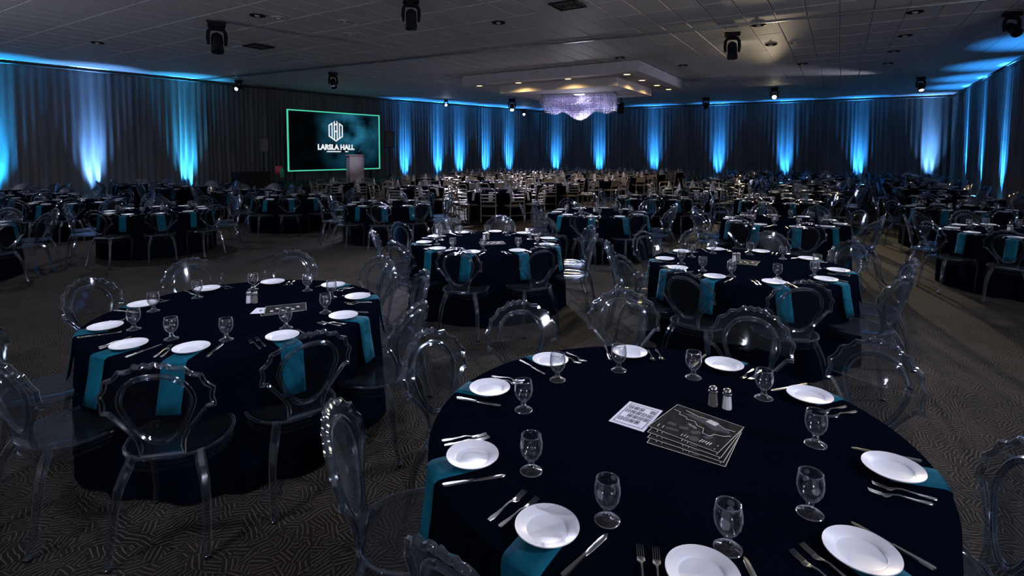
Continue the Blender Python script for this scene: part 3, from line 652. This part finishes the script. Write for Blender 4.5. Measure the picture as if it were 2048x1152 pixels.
# peaked napkin for the far centre tables
pk = MB().add([(-.07, -.03, 0), (.07, -.03, 0), (.05, .04, 0), (-.05, .04, 0), (0, 0, .24), (-.04, .01, .18), (.045, -.005, .16)], [(0, 1, 4), (1, 2, 6), (1, 6, 4), (2, 3, 4), (3, 0, 5), (0, 4, 5), (3, 5, 4), (2, 4, 6), (3, 2, 1, 0)]).mesh('napkin_peak', M['grey_napkin'], False)
# shakers
def shaker(fill, label, loc, rz=0, sc_=1):
    r = thing(fill+'_shaker', label, 'shaker', loc, rz); r.scale = (sc_,)*3
    link('glass_jar', shk_glass, r); link('filling', shk_fill[fill], r); link('lid', shk_lid, r)
shk_glass = MB().lathe([(.0, .0), (.021, .0), (.022, .003), (.0195, .035), (.0165, .062), (.016, .066)], 8).mesh('shaker_glass', M['glass'], False)
shk_fill = {k: MB().lathe([(.0, .003), (.019, .003), (.017, .035), (.0148, .058), (0, .059)], 8).mesh('filling', M[k], False) for k in ('salt', 'pepper')}
shk_lid = MB().lathe([(.0168, .062), (.019, .064), (.019, .069), (.017, .071), (.0185, .074), (.018, .082), (.012, .088), (0, .090)], 20).mesh('shaker_lid', M['steel'])

# ------------------------------------------------------------------ tables
CLK = ['twelve', 'one', 'two', 'three', 'four', 'five', 'six', 'seven', 'eight', 'nine', 'ten', 'eleven']
def clock(a, cx, cyy):
    # a = seat angle in degrees in world; twelve o'clock = the side away from the camera
    base = degrees(atan2(cyy, cx)); h = round(((base-a) % 360)/30) % 12
    return h
def clocks(seats, x, y):
    base = degrees(atan2(y, x)); hs = [((base-a) % 360)/30 for a in seats]; used = {}
    order = sorted(range(len(seats)), key=lambda i: abs(hs[i]-round(hs[i])))
    res = [None]*len(seats)
    for i in order:
        c = round(hs[i]) % 12
        if c in used:
            alt = [(int(math.floor(hs[i])) % 12), (int(math.ceil(hs[i])) % 12)]
            alt = [k for k in alt if k not in used] or [k for k in range(12) if k not in used]
            c = alt[0]
        used[c] = 1; res[i] = CLK[c]
    return res
T1A = [155, 121, 87, 51, 19, -23, -63, -98, -130, -163]
T2A = [-149, 173, 136, 100, 58, 23, -13, -48, -83, -112]
T3A = [154, 119, 85, 54, 13, -22, -62, -100, -134, -171]
T4A = [124, 91, 56, 18, -24, -60, -98, -133, -164, 163]
def ring10(p): return [p+36*i for i in range(10)]
NEAR = [((.60, 2.10), T1A, 'nearest table'), ((-1.88, 3.71), T2A, 'left front table'), ((-.305, 6.61), T3A, 'middle table'), ((2.31, 5.24), T4A, 'right middle table')]
MID = [((4.36, 8.6), 80, 'table behind right middle table'), ((1.59, 9.85), 70, 'table behind middle table'), ((7.05, 7.35), 75, 'table at the right edge'),
       ((-8.4, 7.75), 100, 'table cut by the left edge'), ((-6.75, 10.2), 84, 'table across empty floor, left'), ((-9.8, 12.1), 80, 'second table from left edge'),
       ((-5.45, 13.3), 77, 'table left of the screen gap'), ((-2.66, 11.6), 90, 'table before the podium'), ((8.85, 10.6), 75, 'second table by right wall'), ((6.1, 12.3), 82, 'table under the warm lamp')]
TABLES = []
for c, s, nm in NEAR: TABLES.append((c, s, nm, 0))
for c, p, nm in MID: TABLES.append((c, ring10(p+random.uniform(-6, 6)), nm, 1))
ORD = ['first', 'second', 'third', 'fourth', 'fifth', 'sixth', 'seventh', 'eighth', 'ninth']
grid = []
for ri, d in enumerate([5.4, 9.2, 13.0, 16.8, 20.3, 23.8, 27.2, 30.6]):
    row = []
    for c in (-20.3, -17.4, -14.5, -11.4, -8.4, -3.75, -.75, 2.3):
        x, y = cdp(c, d)
        if y < 11 or any(hypot(x-t[0][0], y-t[0][1]) < 2.6 for t in TABLES): continue
        px = 1024+F_PX*x/y
        if px < -60 or px > 2110: continue
        dxs, dys = x-stc[0], y-stc[1]
        if abs(dxs*cos(srz)+dys*sin(srz)) < 5.2 and abs(-dxs*sin(srz)+dys*cos(srz)) < 3.6: continue
        a, b = WALLS['left']; u, L = seg(a, b)
        if (x-a[0])*u[1]-(y-a[1])*u[0] < 1.9: continue
        a, b = WALLS['stage']; u, L = seg(a, b)
        if (x-a[0])*u[1]-(y-a[1])*u[0] < 1.9: continue
        row.append((px, x, y))
    row.sort()
    for k, (px, x, y) in enumerate(row): grid.append((ri, k, x+random.uniform(-.12, .12), y+random.uniform(-.12, .12), px))
for ri, k, x, y, px in grid:
    ladder = 600 < px < 1420 and y > 13.5
    TABLES.append(((x, y), ring10(90+random.uniform(-18, 18)), 'far table %s from left, %s row back' % (ORD[min(k, 8)], ORD[ri]), 3 if ladder else 2))
TABLES.sort(key=lambda t: t[0][1])
cnt = dict(chair=0, ladder=0, plate=0, goblet=0, napkin=0, fork=0, knife=0, peak=0)
LIM = 298; rest = {'chair': MB(), 'ladder': MB(), 'plate': MB(), 'goblet': MB(), 'napkin': MB()}
def xf(src_me, mb, loc, rz):
    c, s = cos(rz), sin(rz)
    mb.add([(v.co.x*c-v.co.y*s+loc[0], v.co.x*s+v.co.y*c+loc[1], v.co.z+loc[2]) for v in src_me.vertices], [tuple(p.vertices) for p in src_me.polygons])
G1 = [(-151, .61), (-120, .63), (-90, .66), (-59, .60), (-13, .56), (26, .59), (59, .56), (96, .57), (130, .59), (165, .57)]
CHAIR_R = {0: {0: (148, .92), 1: (115, 1.03), 2: (84, 1.21), 3: (52, 1.06), 4: (22, 1.01), 5: (-23, .85), 8: (-130, .84), 9: (-172, .96)},
           1: {1: (170, .99), 2: (134, 1.07), 3: (99, 1.07), 4: (57, .99), 5: (24, .98), 6: (-17, 1.03), 7: (-49, .955), 8: (-79, 1.085)}}
def inview(x, y, mrg=60):
    if y < .2: return False
    px = 1024+F_PX*x/y; return -mrg < px < 2048+mrg
for ti, ((tx, ty), seats, tn, lvl) in enumerate(TABLES):
    tc_ = link('tablecloth', cloths[ti % 4], None, (tx, ty, 0), ti*.7)
    tag(tc_, 'floor-length navy cloth on the '+('round ' if lvl < 2 else '')+tn, 'tablecloth', 'round tables under navy cloths')
    cl = clocks(seats, tx, ty)
    for si, a in enumerate(seats):
        ar = radians(a); ux, uy = cos(ar), sin(ar); rz = ar+pi/2; ct = cl[si]
        rr_, jr = random.uniform(-.04, .05), random.uniform(-.10, .10)
        if lvl >= 1: rr_ += random.uniform(-.03, .12); jr *= 1.6
        # chair
        R0 = 1.045+rr_ if lvl else 1.045+(rr_*.4)
        crz = rz+jr*(.5 if lvl == 0 else 1)
        cx_, cy_ = tx+ux*R0, ty+uy*R0
        if si in CHAIR_R.get(ti, {}): ca_, R0 = CHAIR_R[ti][si]; cx_, cy_ = tx+cos(radians(ca_))*R0, ty+sin(radians(ca_))*R0; crz = radians(ca_)+pi/2+jr*.3
        if inview(cx_, cy_, 160 if cy_ < 4 else 60) and cy_ > .75:
            if lvl == 3:
                if cnt['ladder'] < LIM:
                    cnt['ladder'] += 1; lab = 'taupe ladder-back chair, %s o\'clock seat, %s' % (ct, tn)
                    if ty < 19:
                        r = thing('ladder_back_chair', lab, 'chair', (cx_, cy_, 0), rz+jr, 'ladder-back chairs at the far centre tables')
                        for nm, me in lb: link(nm, me, r)
                    else: tag(link('ladder_back_chair', lb_far, None, (cx_, cy_, 0), rz+jr), lab, 'chair', 'ladder-back chairs at the far centre tables')
                else: xf(lb_far, rest['ladder'], (cx_, cy_, 0), rz+jr)
            else:
                lab = 'clear acrylic chair, %s o\'clock seat, %s' % (ct, tn) if lvl < 2 else 'clear chair, %s o\'clock seat, %s' % (ct, tn)
                if cnt['chair'] < LIM:
                    cnt['chair'] += 1
                    if ty < 14.5:
                        r = thing('crystal_chair', lab, 'chair', (cx_, cy_, 0), crz, 'clear scallop-backed chairs around the tables')
                        for nm, me in chair_src: link(nm, me, r)
                    else: tag(link('crystal_chair', chair_far, None, (cx_, cy_, 0), rz+jr), lab, 'chair', 'clear scallop-backed chairs around the tables')
                else: xf(chair_far, rest['chair'], (cx_, cy_, 0), rz+jr)
        # place setting
        pr = .775 + (random.uniform(-.01, .01) if lvl else 0)
        sx, sy = tx+ux*pr, ty+uy*pr
        if not inview(sx, sy, 60): continue
        c_, s_ = cos(rz), sin(rz)
        loc = lambda x, y, z=TH: (sx+x*c_-y*s_, sy+x*s_+y*c_, z)
        if lvl == 3:
            if cnt['napkin'] < LIM: cnt['napkin'] += 1; tag(link('napkin', nap_grey, None, (sx, sy, TH), rz), 'lavender-grey napkin, %s o\'clock place, %s' % (ct, tn), 'napkin', 'grey napkins on the far tables')
            if ty > 15 and si % 2 == 0 and cnt['peak'] < 200:
                cnt['peak'] += 1; tag(link('peaked_napkin', pk, None, loc(0, .0, TH+.02), rz+random.uniform(-.5, .5)), 'peaked pale napkin standing, %s o\'clock place, %s' % (ct, tn), 'napkin', 'peaked napkins on the far centre tables')
        elif cnt['napkin'] < LIM:
            cnt['napkin'] += 1
            me = random.choice(naps if (lvl or a < 0 or ti > 0) else nap_short)
            tag(link('napkin', me, None, (tx+ux*.775, ty+uy*.775, TH), rz), 'teal napkin over the edge, %s o\'clock, %s' % (ct, tn), 'napkin', 'teal napkins at the place settings')
        else: xf(naps[0], rest['napkin'], (tx+ux*.775, ty+uy*.775, TH), rz)
        plab = 'round white plate, %s o\'clock place, %s' % (ct, tn)
        if cnt['plate'] < LIM:
            cnt['plate'] += 1
            if lvl == 0:
                r = thing('dinner_plate', plab, 'plate', (sx, sy, TH+.0055), 0, 'white plates'); link('rim', pl_rim, r); link('well', pl_well, r)
            else: tag(link('dinner_plate', plate_me, None, (sx, sy, TH+.0055)), plab, 'plate', 'white plates')
        else: xf(plate_me, rest['plate'], (sx, sy, TH+.0055), 0)
        # goblet
        if ti == 0: ga, gr_ = G1[[9, 8, 7, 6, 5, 4, 3, 2, 1, 0][si]] if False else min(G1, key=lambda g: abs(((g[0]-(a+8)+180) % 360)-180))
        else: ga, gr_ = a+10+random.uniform(-3, 3), .60+random.uniform(-.03, .03)
        gx, gy = tx+gr_*cos(radians(ga)), ty+gr_*sin(radians(ga))
        glab = 'clear stemmed goblet, %s o\'clock place, %s' % (ct, tn)
        if cnt['goblet'] < LIM:
            cnt['goblet'] += 1
            if lvl == 0 or ty < 9:
                r = thing('water_goblet', glab, 'glass', (gx, gy, TH), 0, 'water goblets')
                for nm, me in gob_parts: link(nm, me, r)
            else: tag(link('water_goblet', gob_far, None, (gx, gy, TH)), glab, 'glass', 'water goblets')
        else: xf(gob_far, rest['goblet'], (gx, gy, TH), 0)
        # cutlery
        if lvl < 3 and ty < 15:
            j = lambda q: random.uniform(-q, q)
            r = thing('table_knife', 'knife right of plate, %s o\'clock place, %s' % (ct, tn), 'knife', loc(.125+j(.012), -.01+j(.015), TH+.0005), rz+j(.10), 'table knives'); link('handle', kh, r); link('blade', kb, r)
            nf = 2 if lvl == 0 else 1
            for k in range(nf):
                w_ = ['inner', 'outer'][k] if nf == 2 else 'steel'
                r = thing('table_fork', '%s fork left of plate, %s o\'clock place, %s' % (w_, ct, tn), 'fork', loc(-.118-.037*k+j(.006), .012+j(.015), TH+.0005), rz+j(.08), 'table forks'); link('handle', fh, r); link('head', fk, r)
    # centre of the table
    if lvl < 3 and ti > 0 and ty < 15:
        q = (tx-.05, ty+.18)
        for k, nm in enumerate(('salt', 'pepper')):
            shaker(nm, '%s shaker in the middle of the %s' % (nm, tn), (q[0]+.045*k, q[1], TH), .3)
names = {'chair': ('crystal_chair_rows', chair_far, 'clear chairs crowded along the back tables', 'chair'), 'ladder': ('ladder_chair_rows', lb_far, 'taupe ladder-back chairs at the rearmost tables', 'chair'),
         'plate': ('plate_rows', plate_me, 'white plates on the rearmost tables', 'plate'), 'goblet': ('goblet_rows', gob_far, 'goblets glinting on the rearmost tables', 'glass'), 'napkin': ('napkin_rows', naps[0], 'teal napkins on the rearmost tables', 'napkin')}
for k, mb in rest.items():
    if mb.v:
        nm, src, lab, cat = names[k]; o = link(nm, mb.mesh(nm, src.materials[0])); tag(o, lab, cat); o['kind'] = 'stuff'
print('COUNTS', cnt, len(TABLES))

# ------------------------------------------------------------------ middle of the near table: menus, card, shakers
shaker('pepper', 'glass pepper shaker with steel lid beside the salt shaker on the nearest table', (.875, 2.285, TH), .2, 1.0)
shaker('salt', 'white-filled salt shaker with steel lid in the middle of the nearest table', (.925, 2.258, TH), .2, 1.0)
def menu_sheet(name, W_, H_, label, loc, rz, paper='ink', line='ivory', kind='menu', grp=None):
    r = thing(name, label, kind, loc, rz, grp)
    link('sheet', MB().box((0, 0, 0), (W_, H_, .0012)).mesh('sheet', M[paper], False), r)
    b = MB(); z = .0009; e = .0022
    for s in (-1, 1): b.box((0, s*(H_/2-e/2), z), (W_, e, .0004)).box((s*(W_/2-e/2), 0, z), (e, H_-2*e, .0004))
    link('border', b.mesh('border', M[line], False), r)
    return r, z
mc_ = [(.789, 2.343), (.965, 2.110), (.734, 1.843), (.492, 2.005)]
ctr = (sum(p[0] for p in mc_)/4, sum(p[1] for p in mc_)/4)
rnd = random.Random(5)
# four black menus fanned: long side runs down-right in the picture
LA = atan2(1.843-2.005, .734-.492)
MN = [('lowest of the four fanned black menus, nearest the camera', (.700, 2.012), LA-.00), ('second black menu up in the fan of four', (.712, 2.038), LA-.05), ('third black menu up in the fan of four', (.722, 2.066), LA-.10), ('topmost black menu with pale skyline print, in the fan of four', (.736, 2.096), LA-.17)]
for k, (lab, (mx_, my_), rz) in enumerate(MN):
    r, z = menu_sheet('menu_sheet', .285, .255, lab, (mx_, my_, TH+.0015+.0016*k), rz, grp='black menus fanned on the nearest table')
    p = MB(); q = MB()
    for i in range(4): p.box((-.012+.011*i, -.098+.004*(i % 2), z), (.0028, .018, .0004), -.15*(i % 2))
    for i in range(5): p.box((.060+.009*i, -.088+.002*(i % 3), z), (.004, .026-.005*(i % 3), .0004), -.1)
    for i in range(2): p.box((-.115+.02*i, -.090, z), (.003, .024, .0004), .1).box((.122, -.11+.03*i, z), (.004, .006, .0004))
    q.lathe([(.0, z), (.020, z+.0003), (0, z+.0004)], 12, (.035, -.095, 0)); q.box((-.06, -.085, z), (.05, .02, .0004), .2)
    if k == 3:
        pts = [(-.13, .075), (-.10, .07), (-.095, .05), (-.06, .045), (-.055, .03), (-.02, .035), (0, .01), (.03, .005), (.04, -.03), (.07, -.035), (.08, -.01), (.11, 0), (.13, .02)]
        p.tube([(x, y, z) for x, y in pts], .0016, 4); p.tube([(-.09, .10, z), (-.03, .085, z), (.03, .09, z), (.09, .06, z), (.13, .065, z)], .0016, 4)
        tri = [(-.09, .07), (-.03, .055), (.02, .04), (.06, .02), (.12, .035), (.11, .06), (.03, .085), (-.05, .09)]
        q.add([(x, y, z) for x, y in tri], [tuple(range(len(tri)))[::-1]])
        p.add([(.01, .065, z+.0005), (.055, .055, z+.0005), (.06, .085, z+.0005), (.02, .095, z+.0005)], [(0, 1, 2, 3)])
        for i in range(7): p.box((-.03+.006*i, .0-.002*i, z), (.0018, .012+.004*(i % 3), .0004), .3)
        for i in range(4): q.box((-.08+.05*i, -.045, z), (.036, .024, .0004), .4*i)
    link('print', p.mesh('print', M['ivory'], False), r); link('grey_print', q.mesh('grey_print', M['ink_grey'], False), r)
r, z = menu_sheet('menu_card', .150, .215, 'small white card with dark printing left of the fanned black menus', (.520, 2.195, TH+.0015), atan2(2.2492-2.333, .6365-.5197), 'paper', 'paper', 'card')
p = MB(); rr2 = random.Random(9)
for s in (-1, 1): p.box((0, s*.090, z+.0003), (.126, .0022, .0004)).box((s*.062, 0, z+.0003), (.0022, .18, .0004))
for i in range(4):
    for jx in range(5):
        x0, y0 = -.046+.0235*jx, .062-.038*i
        if rr2.random() < .85:
            p.tube([(x0-.008, y0-.012, z+.0004), (x0+.008, y0-.012, z+.0004), (x0+.008, y0+.012, z+.0004), (x0-.008, y0+.012, z+.0004)], .0011, 4, True).box((x0, y0, z+.0004), (.009, .003+.01*rr2.random(), .0004))
link('print', p.mesh('print', M['blueink'], False), r)
# paper stacks on the other near tables
for (x, y), rz, tn in [((-1.62, 3.72), .5, 'left front table'), ((2.32, 5.35), -.5, 'right middle table'), ((-.25, 6.5), .3, 'middle table')]:
    for k in range(2):
        r, z = menu_sheet('menu_sheet', .27, .2, ('upper' if k else 'lower')+' black menu in the middle of the '+tn, (x+.02*k, y+.03*k, TH+.0015+.0016*k), rz-.12*k, grp='black menus on the tables')
        p = MB()
        for i in range(6): p.box((-.09+.034*i, -.04+.05*(i % 2), z), (.02, .03, .0004), .2)
        link('print', p.mesh('print', M['ivory'], False), r)
x, y = at_z(537, 621, TH); r, z = menu_sheet('menu_card', .2, .14, 'white printed card by the salt shaker on the left front table', (x, y, TH+.0016), .15, 'paper', 'paper', 'card')
p = MB()
for i in range(5): p.box((-.05+.025*i, .01*(i % 2), z), (.012, .04, .0004))
link('print', p.mesh('print', M['blueink'], False), r)
